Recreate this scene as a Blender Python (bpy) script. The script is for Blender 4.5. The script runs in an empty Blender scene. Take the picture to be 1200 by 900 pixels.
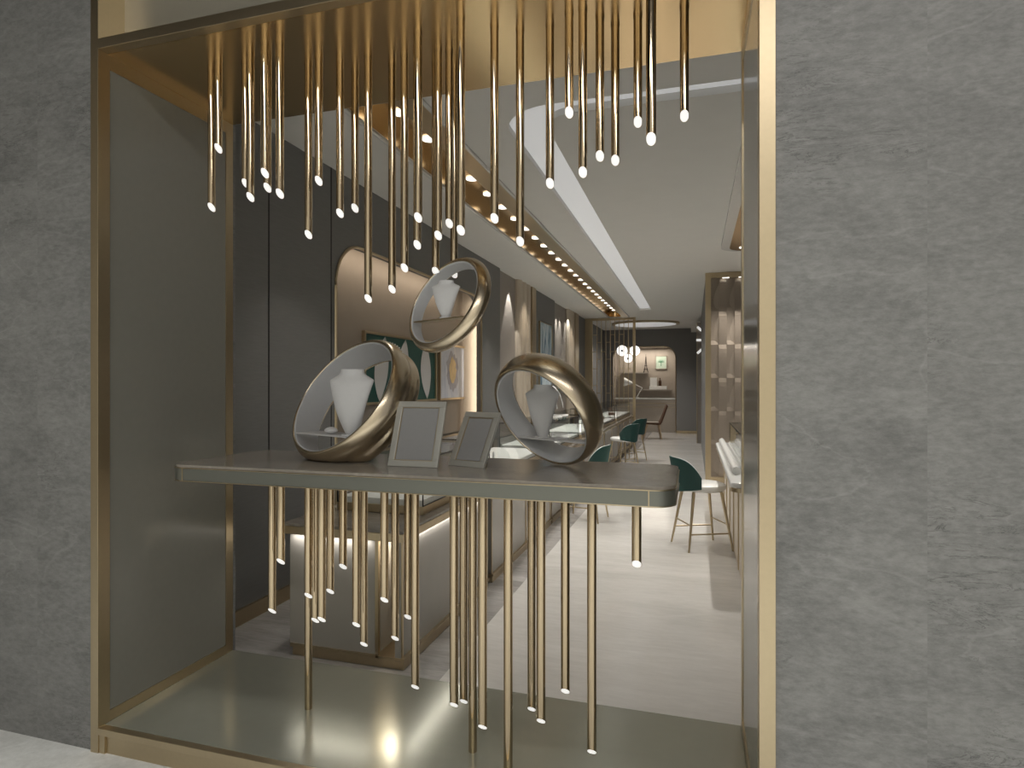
import bpy, bmesh, math, random
from mathutils import Vector, Matrix, Euler
random.seed(7)
PI = math.pi
COL = bpy.context.scene.collection
H = 1.55                       # eye height
F = 718.0                      # focal length in px of a 1200x900 frame
TH = math.atan(213 / 718)
CS, SN = math.cos(TH), math.sin(TH)
ORD = ['zero', 'leftmost', 'second', 'third', 'fourth', 'fifth', 'sixth', 'seventh', 'eighth', 'ninth', 'tenth', 'eleventh', 'twelfth',
       'thirteenth', 'fourteenth', 'fifteenth', 'sixteenth', 'seventeenth', 'eighteenth', 'nineteenth', 'twentieth', 'twenty-first',
       'twenty-second', 'twenty-third', 'twenty-fourth', 'twenty-fifth', 'twenty-sixth', 'twenty-seventh', 'twenty-eighth',
       'twenty-ninth', 'thirtieth', 'thirty-first', 'thirty-second', 'thirty-third', 'thirty-fourth', 'thirty-fifth']

# ---------------------------------------------------------------- survey helpers
def cw(px, py, Z):             # point seen at a pixel, at depth Z from the eye
    u = (px - 600) / F; v = (450 - py) / F
    return Vector((Z * (u * CS - SN), Z * (u * SN + CS), H + v * Z))
def onY(px, py, Y):            # ... on the plane y = Y
    u = (px - 600) / F
    return cw(px, py, Y / (u * SN + CS))
def onX(px, py, X):            # ... on the plane x = X
    u = (px - 600) / F
    return cw(px, py, X / (u * CS - SN))
def onZ(px, py, z):
    return cw(px, py, (z - H) * F / (450 - py))
def cdir(x, y, z):             # direction: right, up, away
    return Vector((x * CS - z * SN, x * SN + z * CS, y)).normalized()

# ---------------------------------------------------------------- materials
def new_mat(name):
    m = bpy.data.materials.new(name); m.use_nodes = True
    return m, m.node_tree.nodes, m.node_tree.links, m.node_tree.nodes['Principled BSDF']
def mat(name, col, rough=.5, metal=0., var=.06, scale=12., bump=0., coat=0., spec=.5, aniso=None, sheen=0.):
    m, n, l, b = new_mat(name)
    b.inputs['Roughness'].default_value = rough
    b.inputs['Metallic'].default_value = metal
    b.inputs['Specular IOR Level'].default_value = spec
    b.inputs['Coat Weight'].default_value = coat
    b.inputs['Coat Roughness'].default_value = .03
    tc = n.new('ShaderNodeTexCoord'); mp = n.new('ShaderNodeMapping')
    mp.inputs['Scale'].default_value = aniso or (1, 1, 1)
    nz = n.new('ShaderNodeTexNoise'); nz.inputs['Scale'].default_value = scale; nz.inputs['Detail'].default_value = 5
    l.new(tc.outputs['Object'], mp.inputs['Vector']); l.new(mp.outputs[0], nz.inputs['Vector'])
    mx = n.new('ShaderNodeMix'); mx.data_type = 'RGBA'
    mx.inputs[6].default_value = tuple(c * (1 - var) for c in col) + (1,)
    mx.inputs[7].default_value = tuple(min(1, c * (1 + var)) for c in col) + (1,)
    l.new(nz.outputs['Fac'], mx.inputs[0]); l.new(mx.outputs[2], b.inputs['Base Color'])
    if bump:
        bp = n.new('ShaderNodeBump'); bp.inputs['Strength'].default_value = bump; bp.inputs['Distance'].default_value = .004
        l.new(nz.outputs['Fac'], bp.inputs['Height']); l.new(bp.outputs[0], b.inputs['Normal'])
    return m
def emis(name, col, s):
    m, n, l, b = new_mat(name)
    b.inputs['Base Color'].default_value = (.8, .8, .8, 1)
    b.inputs['Emission Color'].default_value = col + (1,)
    b.inputs['Emission Strength'].default_value = s
    return m
def glass(name, tint=(.975, .985, .98), rough=0.):
    m, n, l, b = new_mat(name)
    n.remove(b)
    tr = n.new('ShaderNodeBsdfTransparent'); tr.inputs[0].default_value = tint + (1,)
    gl = n.new('ShaderNodeBsdfGlossy'); gl.inputs['Roughness'].default_value = rough
    lw = n.new('ShaderNodeLayerWeight'); pw = n.new('ShaderNodeMath'); pw.operation = 'POWER'; pw.inputs[1].default_value = 4.5
    l.new(lw.outputs['Facing'], pw.inputs[0])
    fr = n.new('ShaderNodeMath'); fr.operation = 'MULTIPLY_ADD'; fr.inputs[1].default_value = .6; fr.inputs[2].default_value = .03
    l.new(pw.outputs[0], fr.inputs[0])
    mx = n.new('ShaderNodeMixShader')
    l.new(fr.outputs[0], mx.inputs[0]); l.new(tr.outputs[0], mx.inputs[1]); l.new(gl.outputs[0], mx.inputs[2])
    l.new(mx.outputs[0], n['Material Output'].inputs[0])
    return m
def stone(name, dark, light, rough, seams=(), streak=(1, 1, 1), vein=.5, sc=1.6, axis=0, grain=.42, crack=0.):
    m, n, l, b = new_mat(name)
    tc = n.new('ShaderNodeTexCoord')
    # per-slab offset so neighbouring slabs do not line up
    sp = n.new('ShaderNodeSeparateXYZ'); l.new(tc.outputs['Object'], sp.inputs[0])
    off = None
    for s in seams:
        g = n.new('ShaderNodeMath'); g.operation = 'GREATER_THAN'; g.inputs[1].default_value = s
        l.new(sp.outputs[axis], g.inputs[0])
        if off is None: off = g
        else:
            a = n.new('ShaderNodeMath'); a.operation = 'ADD'; l.new(off.outputs[0], a.inputs[0]); l.new(g.outputs[0], a.inputs[1]); off = a
    vec = tc.outputs['Object']
    if off:
        k = n.new('ShaderNodeVectorMath'); k.operation = 'SCALE'; k.inputs[0].default_value = (3.7, 5.1, 2.3)
        l.new(off.outputs[0], k.inputs['Scale'])
        a = n.new('ShaderNodeVectorMath'); l.new(vec, a.inputs[0]); l.new(k.outputs[0], a.inputs[1]); vec = a.outputs[0]
    mp = n.new('ShaderNodeMapping'); mp.inputs['Scale'].default_value = streak; mp.inputs['Rotation'].default_value = (0, .35 if axis == 0 else 0, .25 if axis else 0)
    l.new(vec, mp.inputs[0])
    n1 = n.new('ShaderNodeTexNoise'); n1.inputs['Scale'].default_value = sc; n1.inputs['Detail'].default_value = 12; n1.inputs['Roughness'].default_value = .62; n1.inputs['Distortion'].default_value = .8
    n2 = n.new('ShaderNodeTexNoise'); n2.inputs['Scale'].default_value = sc * 14; n2.inputs['Detail'].default_value = 8; n2.inputs['Roughness'].default_value = .75
    n3 = n.new('ShaderNodeTexNoise'); n3.inputs['Scale'].default_value = sc * .55; n3.inputs['Detail'].default_value = 7; n3.inputs['Distortion'].default_value = .6
    for q in (n1, n2, n3): l.new(mp.outputs[0], q.inputs['Vector'])
    mxf = n.new('ShaderNodeMix'); mxf.inputs[0].default_value = grain
    l.new(n1.outputs['Fac'], mxf.inputs[2]); l.new(n2.outputs['Fac'], mxf.inputs[3])
    cr = n.new('ShaderNodeValToRGB'); cr.color_ramp.elements[0].position = .34; cr.color_ramp.elements[1].position = .66
    cr.color_ramp.elements[0].color = dark + (1,); cr.color_ramp.elements[1].color = light + (1,)
    l.new(mxf.outputs[0], cr.inputs[0])
    # thin veins where the low noise crosses .5
    sb = n.new('ShaderNodeMath'); sb.operation = 'SUBTRACT'; sb.inputs[1].default_value = .5; l.new(n3.outputs['Fac'], sb.inputs[0])
    ab = n.new('ShaderNodeMath'); ab.operation = 'ABSOLUTE'; l.new(sb.outputs[0], ab.inputs[0])
    mr = n.new('ShaderNodeMapRange'); mr.inputs[1].default_value = 0; mr.inputs[2].default_value = .010; mr.inputs[3].default_value = vein; mr.inputs[4].default_value = 0
    l.new(ab.outputs[0], mr.inputs[0])
    vm = n.new('ShaderNodeMath'); vm.operation = 'MULTIPLY'; l.new(mr.outputs[0], vm.inputs[0]); l.new(n1.outputs['Fac'], vm.inputs[1])
    mx = n.new('ShaderNodeMix'); mx.data_type = 'RGBA'; mx.inputs[7].default_value = tuple(min(1, c * 1.9) for c in light) + (1,)
    l.new(vm.outputs[0], mx.inputs[0]); l.new(cr.outputs[0], mx.inputs[6]); l.new(mx.outputs[2], b.inputs['Base Color'])
    if crack:
        mc = n.new('ShaderNodeMapping'); mc.inputs['Scale'].default_value = (1.1, 1, 5.5); mc.inputs['Rotation'].default_value = (0, -.18, 0); l.new(vec, mc.inputs[0])
        n4 = n.new('ShaderNodeTexNoise'); n4.inputs['Scale'].default_value = 3.2; n4.inputs['Detail'].default_value = 9; n4.inputs['Roughness'].default_value = .68; n4.inputs['Distortion'].default_value = 1.2
        n5 = n.new('ShaderNodeTexNoise'); n5.inputs['Scale'].default_value = 2.6; n5.inputs['Detail'].default_value = 3
        l.new(mc.outputs[0], n4.inputs['Vector']); l.new(vec, n5.inputs['Vector'])
        s4 = n.new('ShaderNodeMath'); s4.operation = 'SUBTRACT'; s4.inputs[1].default_value = .5; l.new(n4.outputs['Fac'], s4.inputs[0])
        a4 = n.new('ShaderNodeMath'); a4.operation = 'ABSOLUTE'; l.new(s4.outputs[0], a4.inputs[0])
        r4 = n.new('ShaderNodeMapRange'); r4.inputs[1].default_value = 0; r4.inputs[2].default_value = .012; r4.inputs[3].default_value = crack; r4.inputs[4].default_value = 0; l.new(a4.outputs[0], r4.inputs[0])
        r5 = n.new('ShaderNodeMapRange'); r5.inputs[1].default_value = .50; r5.inputs[2].default_value = .66; l.new(n5.outputs['Fac'], r5.inputs[0])
        m4 = n.new('ShaderNodeMath'); m4.operation = 'MULTIPLY'; l.new(r4.outputs[0], m4.inputs[0]); l.new(r5.outputs[0], m4.inputs[1])
        mk = n.new('ShaderNodeMix'); mk.data_type = 'RGBA'; mk.inputs[7].default_value = tuple(c * .35 for c in dark) + (1,)
        l.new(m4.outputs[0], mk.inputs[0]); l.new(mx.outputs[2], mk.inputs[6]); l.new(mk.outputs[2], b.inputs['Base Color'])
    b.inputs['Roughness'].default_value = rough
    bp = n.new('ShaderNodeBump'); bp.inputs['Strength'].default_value = .12; bp.inputs['Distance'].default_value = .003
    l.new(n2.outputs['Fac'], bp.inputs['Height']); l.new(bp.outputs[0], b.inputs['Normal'])
    return m

M = {}
M['brass'] = mat('brass_satin', (.54, .445, .30), .34, 1, .05, 60)
M['tube'] = mat('brass_polished', (.53, .43, .295), .09, 1, .03, 40)
M['ring'] = mat('brass_mirror', (.60, .51, .38), .26, 1, .05, 5, bump=.12)
M['soffit'] = mat('gold_soffit', (.70, .52, .29), .20, 1, .04, 8)
M['transom'] = mat('gold_transom', (.62, .58, .48), .42, .75, .04, 8)
M['panel'] = mat('grey_gloss_panel', (.20, .195, .17), .16, 0, .05, 30, spec=.4)
M['platform'] = mat('champagne_platform', (.36, .36, .30), .2, .6, .04, 20)
M['fascia'] = mat('table_fascia', (.195, .200, .176), .32, .6, .03, 30)
M['tabletop'] = stone('table_stone', (.19, .17, .145), (.30, .27, .235), .12, (), (1, 3, 1), .25, 2.5, 1)
M['white'] = mat('white_velvet', (.54, .54, .55), .6, 0, .03, 60)
M['lining'] = mat('ring_lining', (.50, .51, .53), .5, 0, .03, 50)
M['frame'] = mat('frame_silver', (.46, .455, .42), .35, .4, .04, 80)
M['photo'] = mat('frame_insert', (.27, .27, .275), .4, 0, .04, 60)
M['lens'] = emis('lamp_lens', (1., .985, .96), .62)
M['spotlens'] = emis('downlight_lens', (1., .95, .86), 1.8)
M['disc'] = emis('disc_lamp', (1., .98, .95), .55)
M['stone'] = stone('grey_stone', (.125, .125, .123), (.275, .273, .267), .42, (-2.757, .629), (1, 1, 2.2), .22, 2.0, 0, .58, .8)
M['floor'] = stone('pale_marble', (.50, .48, .45), (.66, .64, .61), .13, (), (.5, 2.2, 1), .12, .8, 1)
M['border'] = stone('grey_marble_border', (.22, .21, .20), (.46, .44, .42), .16, (), (.5, 3.2, 1), .3, 1.2, 1)
M['outfloor'] = stone('mall_marble', (.42, .41, .39), (.74, .73, .71), .2, (), (1, 1, 1), .3, 1.4, 1)
M['wallcloth'] = mat('grey_wall_cloth', (.19, .188, .184), .7, 0, .12, 40, bump=.15, aniso=(1, .3, 3))
M['beige'] = mat('beige_plaster', (.36, .315, .265), .6, 0, .05, 10)
M['taupe'] = mat('taupe_panel', (.30, .27, .24), .5, 0, .05, 10)
M['fluted'] = mat('warm_column', (.55, .48, .39), .35, .1, .04, 10)
M['ceil'] = mat('grey_ceiling', (.70, .69, .66), .8, 0, .03, 6)
M['cove'] = emis('cove_light', (.95, .97, 1.), .26)
M['white_gloss'] = mat('white_gloss', (.72, .72, .70), .2, 0, .03, 20)
M['counter'] = mat('counter_panel', (.34, .32, .29), .25, .1, .04, 10)
M['case_pad'] = mat('display_pad', (.75, .74, .72), .6, 0, .03, 50)
M['black'] = mat('black_metal', (.012, .012, .012), .35, .3, .05, 50)
M['glass'] = glass('case_glass')
M['green'] = mat('green_velvet', (.004, .05, .044), .55, 0, .15, 30)
M['greenart'] = mat('green_artwork', (.004, .070, .058), .45, 0, .4, 2)
M['walnut'] = mat('walnut', (.115, .055, .03), .35, 0, .25, 20, aniso=(1, 1, .2))
M['oak'] = mat('pale_oak', (.48, .36, .24), .4, 0, .15, 25, aniso=(1, 1, .2))
M['weave'] = mat('woven_bronze', (.36, .31, .26), .40, .5, .06, 60)
M['dark'] = mat('dark_recess', (.02, .019, .018), .6, 0, .05, 10)
M['leaf'] = mat('plant_print', (.06, .22, .12), .5, 0, .3, 60)
M['paper'] = mat('pale_print', (.45, .55, .45), .5, 0, .08, 10)
M['bottle'] = mat('brown_glass', (.06, .03, .015), .1, 0, .1, 10)
M['gem'] = mat('clear_gem', (.9, .9, .88), .05, .4, .02, 10)
M['corridor'] = mat('corridor_wall', (.42, .40, .37), .6, 0, .05, 2)
M['iron'] = mat('iron', (.05, .04, .035), .5, .5, .1, 30)

def ramp_art(name, cols, sc, dist):
    m, n, l, b = new_mat(name)
    tc = n.new('ShaderNodeTexCoord'); nz = n.new('ShaderNodeTexNoise'); nz.inputs['Scale'].default_value = sc
    nz.inputs['Detail'].default_value = 6; nz.inputs['Distortion'].default_value = dist
    mp = n.new('ShaderNodeMapping'); mp.inputs['Scale'].default_value = (1, 2.5, .8)
    l.new(tc.outputs['Object'], mp.inputs[0]); l.new(mp.outputs[0], nz.inputs['Vector'])
    cr = n.new('ShaderNodeValToRGB')
    cr.color_ramp.elements[0].position = .34; cr.color_ramp.elements[0].color = cols[0] + (1,)
    cr.color_ramp.elements[1].position = .66; cr.color_ramp.elements[1].color = cols[-1] + (1,)
    for i, c in enumerate(cols[1:-1]):
        e = cr.color_ramp.elements.new(.34 + .32 * (i + 1) / (len(cols) - 1)); e.color = c + (1,)
    l.new(nz.outputs['Fac'], cr.inputs[0]); l.new(cr.outputs[0], b.inputs['Base Color']); b.inputs['Roughness'].default_value = .4
    return m
M['blueart'] = ramp_art('blue_abstract', [(.04, .12, .20), (.24, .40, .54), (.72, .80, .85), (.46, .60, .70)], 1.6, 1.5)
M['pinkart'] = ramp_art('pale_abstract', [(.42, .47, .58), (.50, .54, .63), (.60, .62, .68)], 2.5, 2)
M['goldblot'] = mat('gold_leaf_blot', (.58, .44, .22), .4, .3, .3, 12)
M['greyblot'] = mat('grey_wash', (.34, .34, .40), .5, 0, .3, 12)

# ---------------------------------------------------------------- mesh helpers
def finish(name, bm, m, parent=None, smooth=False, bevel=0., angle=35):
    bmesh.ops.recalc_face_normals(bm, faces=bm.faces)
    me = bpy.data.meshes.new(name); bm.to_mesh(me); bm.free()
    me.materials.append(m)
    o = bpy.data.objects.new(name, me); COL.objects.link(o)
    if parent is not None:
        o.parent = parent; o.matrix_parent_inverse = Matrix.Identity(4)
        o.matrix_basis = parent_inv(parent)
    if smooth:
        me.polygons.foreach_set('use_smooth', [True] * len(me.polygons))
        me.set_sharp_from_angle(angle=math.radians(angle))
    if bevel:
        md = o.modifiers.new('bevel', 'BEVEL'); md.width = bevel; md.segments = 2; md.limit_method = 'ANGLE'; md.angle_limit = math.radians(40)
    return o
def world_of(o):
    mtx = o.matrix_basis.copy()
    return world_of(o.parent) @ mtx if o.parent else mtx
def parent_inv(p): return world_of(p).inverted()
def empty(name, loc, label, cat, group=None, rz=0):
    o = bpy.data.objects.new(name, None); COL.objects.link(o)
    o.matrix_basis = Matrix.Translation(Vector(loc)) @ Matrix.Rotation(rz, 4, 'Z')
    o.empty_display_size = .1
    return tag(o, label, cat, group)
def tag(o, label, cat, group=None):
    o['label'] = label; o['category'] = cat
    if group: o['group'] = group
    return o
def struct(o): o['kind'] = 'structure'; return o
def add_box(bm, x0, x1, y0, y1, z0, z1, mtx=None):
    r = bmesh.ops.create_cube(bm, size=1)
    for v in r['verts']:
        v.co = Vector(((x0 + x1) / 2 + v.co.x * abs(x1 - x0), (y0 + y1) / 2 + v.co.y * abs(y1 - y0), (z0 + z1) / 2 + v.co.z * abs(z1 - z0)))
        if mtx: v.co = mtx @ v.co
def box(name, x0, x1, y0, y1, z0, z1, m, parent=None, bevel=0., mtx=None):
    bm = bmesh.new(); add_box(bm, x0, x1, y0, y1, z0, z1, mtx)
    return finish(name, bm, m, parent, bevel=bevel)
def add_cyl(bm, p0, p1, r0, r1=None, seg=24, caps=True):
    p0 = Vector(p0); p1 = Vector(p1); r1 = r0 if r1 is None else r1
    d = (p1 - p0).normalized()
    a = d.orthogonal().normalized(); b = d.cross(a)
    A = [bm.verts.new(p0 + (a * math.cos(2 * PI * i / seg) + b * math.sin(2 * PI * i / seg)) * r0) for i in range(seg)]
    B = [bm.verts.new(p1 + (a * math.cos(2 * PI * i / seg) + b * math.sin(2 * PI * i / seg)) * r1) for i in range(seg)]
    for i in range(seg): bm.faces.new((A[i], A[(i + 1) % seg], B[(i + 1) % seg], B[i]))
    if caps: bm.faces.new(A[::-1]); bm.faces.new(B)
def cyl(name, p0, p1, r0, r1, m, parent=None, seg=24):
    bm = bmesh.new(); add_cyl(bm, p0, p1, r0, r1, seg)
    return finish(name, bm, m, parent, smooth=True)
def add_path(bm, pts, r, seg=8, closed=False):
    pts = [Vector(p) for p in pts]; N = len(pts); rings = []
    for i, p in enumerate(pts):
        if closed: d = pts[(i + 1) % N] - pts[i - 1]
        else: d = pts[min(i + 1, N - 1)] - pts[max(i - 1, 0)]
        d.normalize()
        a = Vector((0, 0, 1)).cross(d)
        if a.length < .05: a = Vector((1, 0, 0)).cross(d)
        a.normalize(); b = d.cross(a)
        rings.append([bm.verts.new(p + (a * math.cos(2 * PI * k / seg) + b * math.sin(2 * PI * k / seg)) * r) for k in range(seg)])
    for i in range(N if closed else N - 1):
        A, B = rings[i], rings[(i + 1) % N]
        for k in range(seg): bm.faces.new((A[k], A[(k + 1) % seg], B[(k + 1) % seg], B[k]))
    if not closed: bm.faces.new(rings[0][::-1]); bm.faces.new(rings[-1])
def lathe(name, prof, c, m, parent=None, seg=32, sx=1, sy=1):
    bm = bmesh.new(); rings = []
    for r, z in prof:
        rings.append([bm.verts.new((c[0] + r * sx * math.cos(2 * PI * i / seg), c[1] + r * sy * math.sin(2 * PI * i / seg), c[2] + z)) for i in range(seg)])
    for A, B in zip(rings, rings[1:]):
        for i in range(seg): bm.faces.new((A[i], A[(i + 1) % seg], B[(i + 1) % seg], B[i]))
    bm.faces.new(rings[0][::-1]); bm.faces.new(rings[-1])
    return finish(name, bm, m, parent, smooth=True)
def rrect(x0, x1, y0, y1, r, seg=8, corners=(1, 1, 1, 1)):
    out = []
    for k, (cx, cy, a0) in enumerate(((x1 - r, y1 - r, 0), (x0 + r, y1 - r, 90), (x0 + r, y0 + r, 180), (x1 - r, y0 + r, 270))):
        if corners[k]:
            for i in range(seg + 1):
                a = math.radians(a0 + 90 * i / seg); out.append((cx + r * math.cos(a), cy + r * math.sin(a)))
        else:
            out.append(((x1, x0, x0, x1)[k], (y1, y1, y0, y0)[k]))
    return out
def add_prism(bm, loop, lo, hi, f=lambda a, b, t: (a, b, t)):
    A = [bm.verts.new(f(a, b, lo)) for a, b in loop]; B = [bm.verts.new(f(a, b, hi)) for a, b in loop]
    N = len(loop)
    for i in range(N): bm.faces.new((A[i], A[(i + 1) % N], B[(i + 1) % N], B[i]))
    bm.faces.new(A[::-1]); bm.faces.new(B)
def prism(name, loop, lo, hi, m, parent=None, f=lambda a, b, t: (a, b, t), smooth=False, bevel=0.):
    bm = bmesh.new(); add_prism(bm, loop, lo, hi, f)
    return finish(name, bm, m, parent, smooth=smooth, bevel=bevel)
XZ = lambda Y: (lambda a, b, t: (a, Y + t, b))
YZ = lambda X: (lambda a, b, t: (X + t, a, b))
def plate_with_holes(bm, outer, holes, z):
    edges = []
    for lp in [outer] + holes:
        vs = [bm.verts.new((a, b, z)) for a, b in lp]
        for i in range(len(vs)): edges.append(bm.edges.new((vs[i], vs[(i + 1) % len(vs)])))
    bmesh.ops.triangle_fill(bm, edges=edges, use_beauty=True)

# ================================================================ SETTING
YF = 1.97; YR = 2.76; XL = -2.40; XR = .192     # display window: front, rear, inner left, inner right
ZP = .106; ZS = 2.957                           # platform top, soffit
CZ = 3.30; XW = -2.81; YB = 20.0

# stone storefront walls
struct(box('wall_front_left', -6, XL - .037, YF + .012, YR + .06, -.02, 5.2, M['stone']))
struct(box('wall_front_right', XR + .042, 5, YF + .012, YR + .06, -.02, 5.2, M['stone']))
struct(box('wall_front_header', XL - .037, XR + .042, YF + .16, YR + .06, ZS + .03, 5.2, M['ceil']))
struct(box('floor_mall', -6, 5, -2.8, YF + .014, -.06, 0, M['outfloor']))
# shop floor with grey marble border
struct(box('floor_shop', -1.276, 3.0, YF + .02, 21.2, -.06, 0, M['floor']))
struct(box('floor_border', -3.3, -1.276, YF + .02, 21.2, -.06, 0, M['border']))
# corridor opposite the shop: what the brass mirrors
struct(box('wall_opposite', -6, 5, -2.9, -2.8, 0, 5.2, M['corridor']))
struct(box('mall_left_blocker', -6.1, -6, -2.9, YF + .012, 0, 5.2, M['corridor']))  # added out of view to keep world light off the left storefront
struct(box('ceiling_mall', -6, 5, -2.9, YF + .012, 5.2, 5.3, M['dark']))

# ceiling with slot, tray
slotL = rrect(-2.10, -1.78, 3.05, 16.0, .15)

def band_loop(e):
    # L-shaped light channel: near arm and left arm, rounded outer and inner corner
    lp = [(1.7 - e, 3.74 + e), (1.7 - e, 3.90 - e)]
    r1, r2 = .22, .36
    lp += [(-.96 - e + r1 - r1 * math.sin(a), 3.90 - e + r1 - r1 * math.cos(a)) for a in [PI / 2 * i / 8 for i in range(9)]]
    lp += [(-.96 - e, 14.8 - e), (-1.225 + e, 14.8 - e)]
    lp += [(-1.225 + e + r2 - r2 * math.cos(a), 3.74 + e + r2 - r2 * math.sin(a)) for a in [PI / 2 * i / 10 for i in range(11)]]
    return lp
bm = bmesh.new()
plate_with_holes(bm, [(-3.4, YR + .05), (3.0, YR + .05), (3.0, 21.3), (-3.4, 21.3)], [slotL, band_loop(0)], CZ)
lp = band_loop(0)
lo = [bm.verts.new((a, b, CZ)) for a, b in lp]; hi = [bm.verts.new((a, b, CZ + .05)) for a, b in lp]
for i in range(len(lp)): bm.faces.new((lo[i], lo[(i + 1) % len(lp)], hi[(i + 1) % len(lp)], hi[i]))
bmesh.ops.remove_doubles(bm, verts=bm.verts, dist=1e-5)
add_box(bm, -3.4, 3.0, YR + .05, 21.3, CZ + .5, CZ + .56)
struct(finish('ceiling', bm, M['ceil']))
cov = empty('cove_light', (-1.1, 9, CZ), 'pale light channel with a rounded corner recessed in the grey shop ceiling', 'ceiling light')
prism('light_band', band_loop(.001), CZ + .045, CZ + .06, M['cove'], cov)
# gold slot fixture
sl = empty('ceiling_slot_light', (-1.9, 9, CZ), 'long gold ceiling channel with a row of downlights above the left counter', 'ceiling light')
bm = bmesh.new()
lp = slotL
lo = [bm.verts.new((a, b, CZ - .002)) for a, b in lp]; hi = [bm.verts.new((a, b, CZ + .12)) for a, b in lp]
for i in range(len(lp)): bm.faces.new((lo[i], lo[(i + 1) % len(lp)], hi[(i + 1) % len(lp)], hi[i]))
bm.faces.new(hi)
finish('channel', bm, M['soffit'], sl)
bm = bmesh.new(); plate_with_holes(bm, rrect(-2.10, -1.62, 3.05, 16.15, .15), [rrect(-2.095, -1.78, 3.06, 16.0, .15)], CZ - .012)
add_box(bm, -1.775, -1.625, 3.25, 15.95, CZ - .011, CZ - .001)
finish('gold_border', bm, M['brass'], sl)
bm = bmesh.new(); add_path(bm, [(a, b, CZ - .012) for a, b in rrect(-2.125, -1.60, 3.03, 16.17, .16)], .014, 6, True)
finish('white_lip', bm, M['white_gloss'], sl)
ys = [3.35 + .47 * i for i in range(27)]
for y in ys:
    bm = bmesh.new(); add_cyl(bm, (-1.93, y, CZ + .108), (-1.93, y, CZ + .119), .055, .055, 20)
    d = finish('downlight', bm, M['spotlens'], sl, smooth=True)
# right hand lowered light fixture
sr = empty('ceiling_slot_light', (.65, 5.8, CZ), 'gold ceiling light box with a white rim over the right counter', 'ceiling light')
prism('rim', rrect(.33, 1.25, 4.2, 8.4, .25), CZ - .04, CZ - .001, M['white_gloss'], sr)
prism('gold_panel', rrect(.43, 1.15, 4.3, 8.3, .2), CZ - .055, CZ - .04, M['soffit'], sr)
for y in (4.6, 5.1, 5.6, 6.3, 7.0, 7.7, 8.1):
    cyl('downlight', (.60, y, CZ - .06), (.60, y, CZ - .054), .06, .06, M['spotlens'], sr, 20)
# far oval ceiling light
ol = empty('oval_ceiling_light', (-1.3, 17.6, CZ), 'long oval ceiling light with a bronze rim near the back wall', 'ceiling light')
ov = [(-1.33 + .95 * math.cos(2 * PI * i / 40), 17.9 + .75 * math.sin(2 * PI * i / 40)) for i in range(40)]
prism('rim', ov, CZ - .05, CZ, M['brass'], ol)
prism('diffuser', [(-1.33 + (a + 1.33) * .9, 17.9 + (b - 17.9) * .9) for a, b in ov], CZ - .06, CZ - .05, M['cove'], ol)

# left wall: dark cloth panels, recesses
def YL(px): return onX(px, 450, XW).y
n0, n1 = YL(393), YL(564)
# wall piece with arched niche
W0, W1 = YR + .06, YL(586)
r = .38; zt = 2.74
loop = [(W0, 0), (W0, CZ), (W1, CZ), (W1, 0), (n1, 0), (n1, zt - r)]
loop += [(n1 - r + r * math.cos(a), zt - r + r * math.sin(a)) for a in [PI / 2 * i / 10 for i in range(1, 11)]]
loop += [(n0 + r + r * math.cos(a), zt - r + r * math.sin(a)) for a in [PI / 2 + PI / 2 * i / 10 for i in range(0, 11)]]
loop += [(n0, 0)]
bm = bmesh.new()
edges = []
vs = [bm.verts.new((XW, a, b)) for a, b in loop]
for i in range(len(vs)): edges.append(bm.edges.new((vs[i], vs[(i + 1) % len(vs)])))
rf = bmesh.ops.triangle_fill(bm, edges=edges, use_beauty=True)
ex = bmesh.ops.extrude_face_region(bm, geom=bm.faces[:])
for v in ex['geom']:
    if isinstance(v, bmesh.types.BMVert): v.co.x -= .07
struct(finish('wall_left', bm, M['wallcloth']))
struct(box('wall_left_reveal', XW - .34, XW - .07, n1 + .16, n1 + .20, 0, CZ, M['beige']))
struct(box('wall_left_reveal', XW - .34, XW - .07, n0 - .14, n0 - .10, 0, CZ, M['beige']))
struct(box('wall_left_niche', XW - .46, XW - .34, W0, 21.2, 0, CZ, mat('niche_back', (.25, .215, .18), .6, 0, .05, 8)))
# panel joints
for px in (315, 390 - 2):
    y = YL(px); struct(box('trim_1', XW, XW + .003, y - .006, y + .006, .1, CZ, M['dark']))
bm = bmesh.new()
arch = loop[4:]
add_path(bm, [(XW + .003, a, max(b, .02)) for a, b in arch], .014, 6)
struct(finish('trim_2', bm, M['brass'], smooth=True))
struct(box('baseboard_left', XW, XW + .02, W0, n0 - .02, 0, .10, M['brass']))
# further bays of the left wall
def bay(pa, pb, m, name, d=0., z0=0, z1=CZ, dep=.34):
    ya, yb = YL(pa), YL(pb)
    return box(name, XW - dep + d * 0, XW + d, ya, yb, z0, z1, m)
def recess_bay(pa, pb):
    ya, yb = YL(pa), YL(pb)
    return struct(box('wall_left_recess', XW - .34, XW - .05, ya, yb, 0, CZ, M['taupe']))
recess_bay(586, 607)
def column(pa, pb, label):
    ya, yb = YL(pa), YL(pb); w = yb - ya; N = 20
    lp = [(XW - .30, ya), (XW - .02, ya)]
    for k in range(3):
        c = ya + w * (k + .5) / 3
        lp += [(XW - .02 + .05 * math.sin(PI * i / 6), c - w / 6 * math.cos(PI * i / 6)) for i in range(0, 7)]
    lp += [(XW - .02, yb), (XW - .30, yb)]
    o = prism('wall_column', [p for i, p in enumerate(lp) if i == 0 or p != lp[i - 1]], 0.0, CZ, M['fluted'], smooth=True)
    return tag(o, label, 'column')
column(607, 621.5, 'tall pale fluted column on the left wall before the blue painting')
tag(bay(622, 626.5, M['brass'], 'brass_wall_fin', .03), 'tall brass fin on the left wall beside the blue painting', 'wall trim')
struct(bay(626.7, 650, M['wallcloth'], 'wall_left_panel', 0))
recess_bay(650.3, 665)
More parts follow.
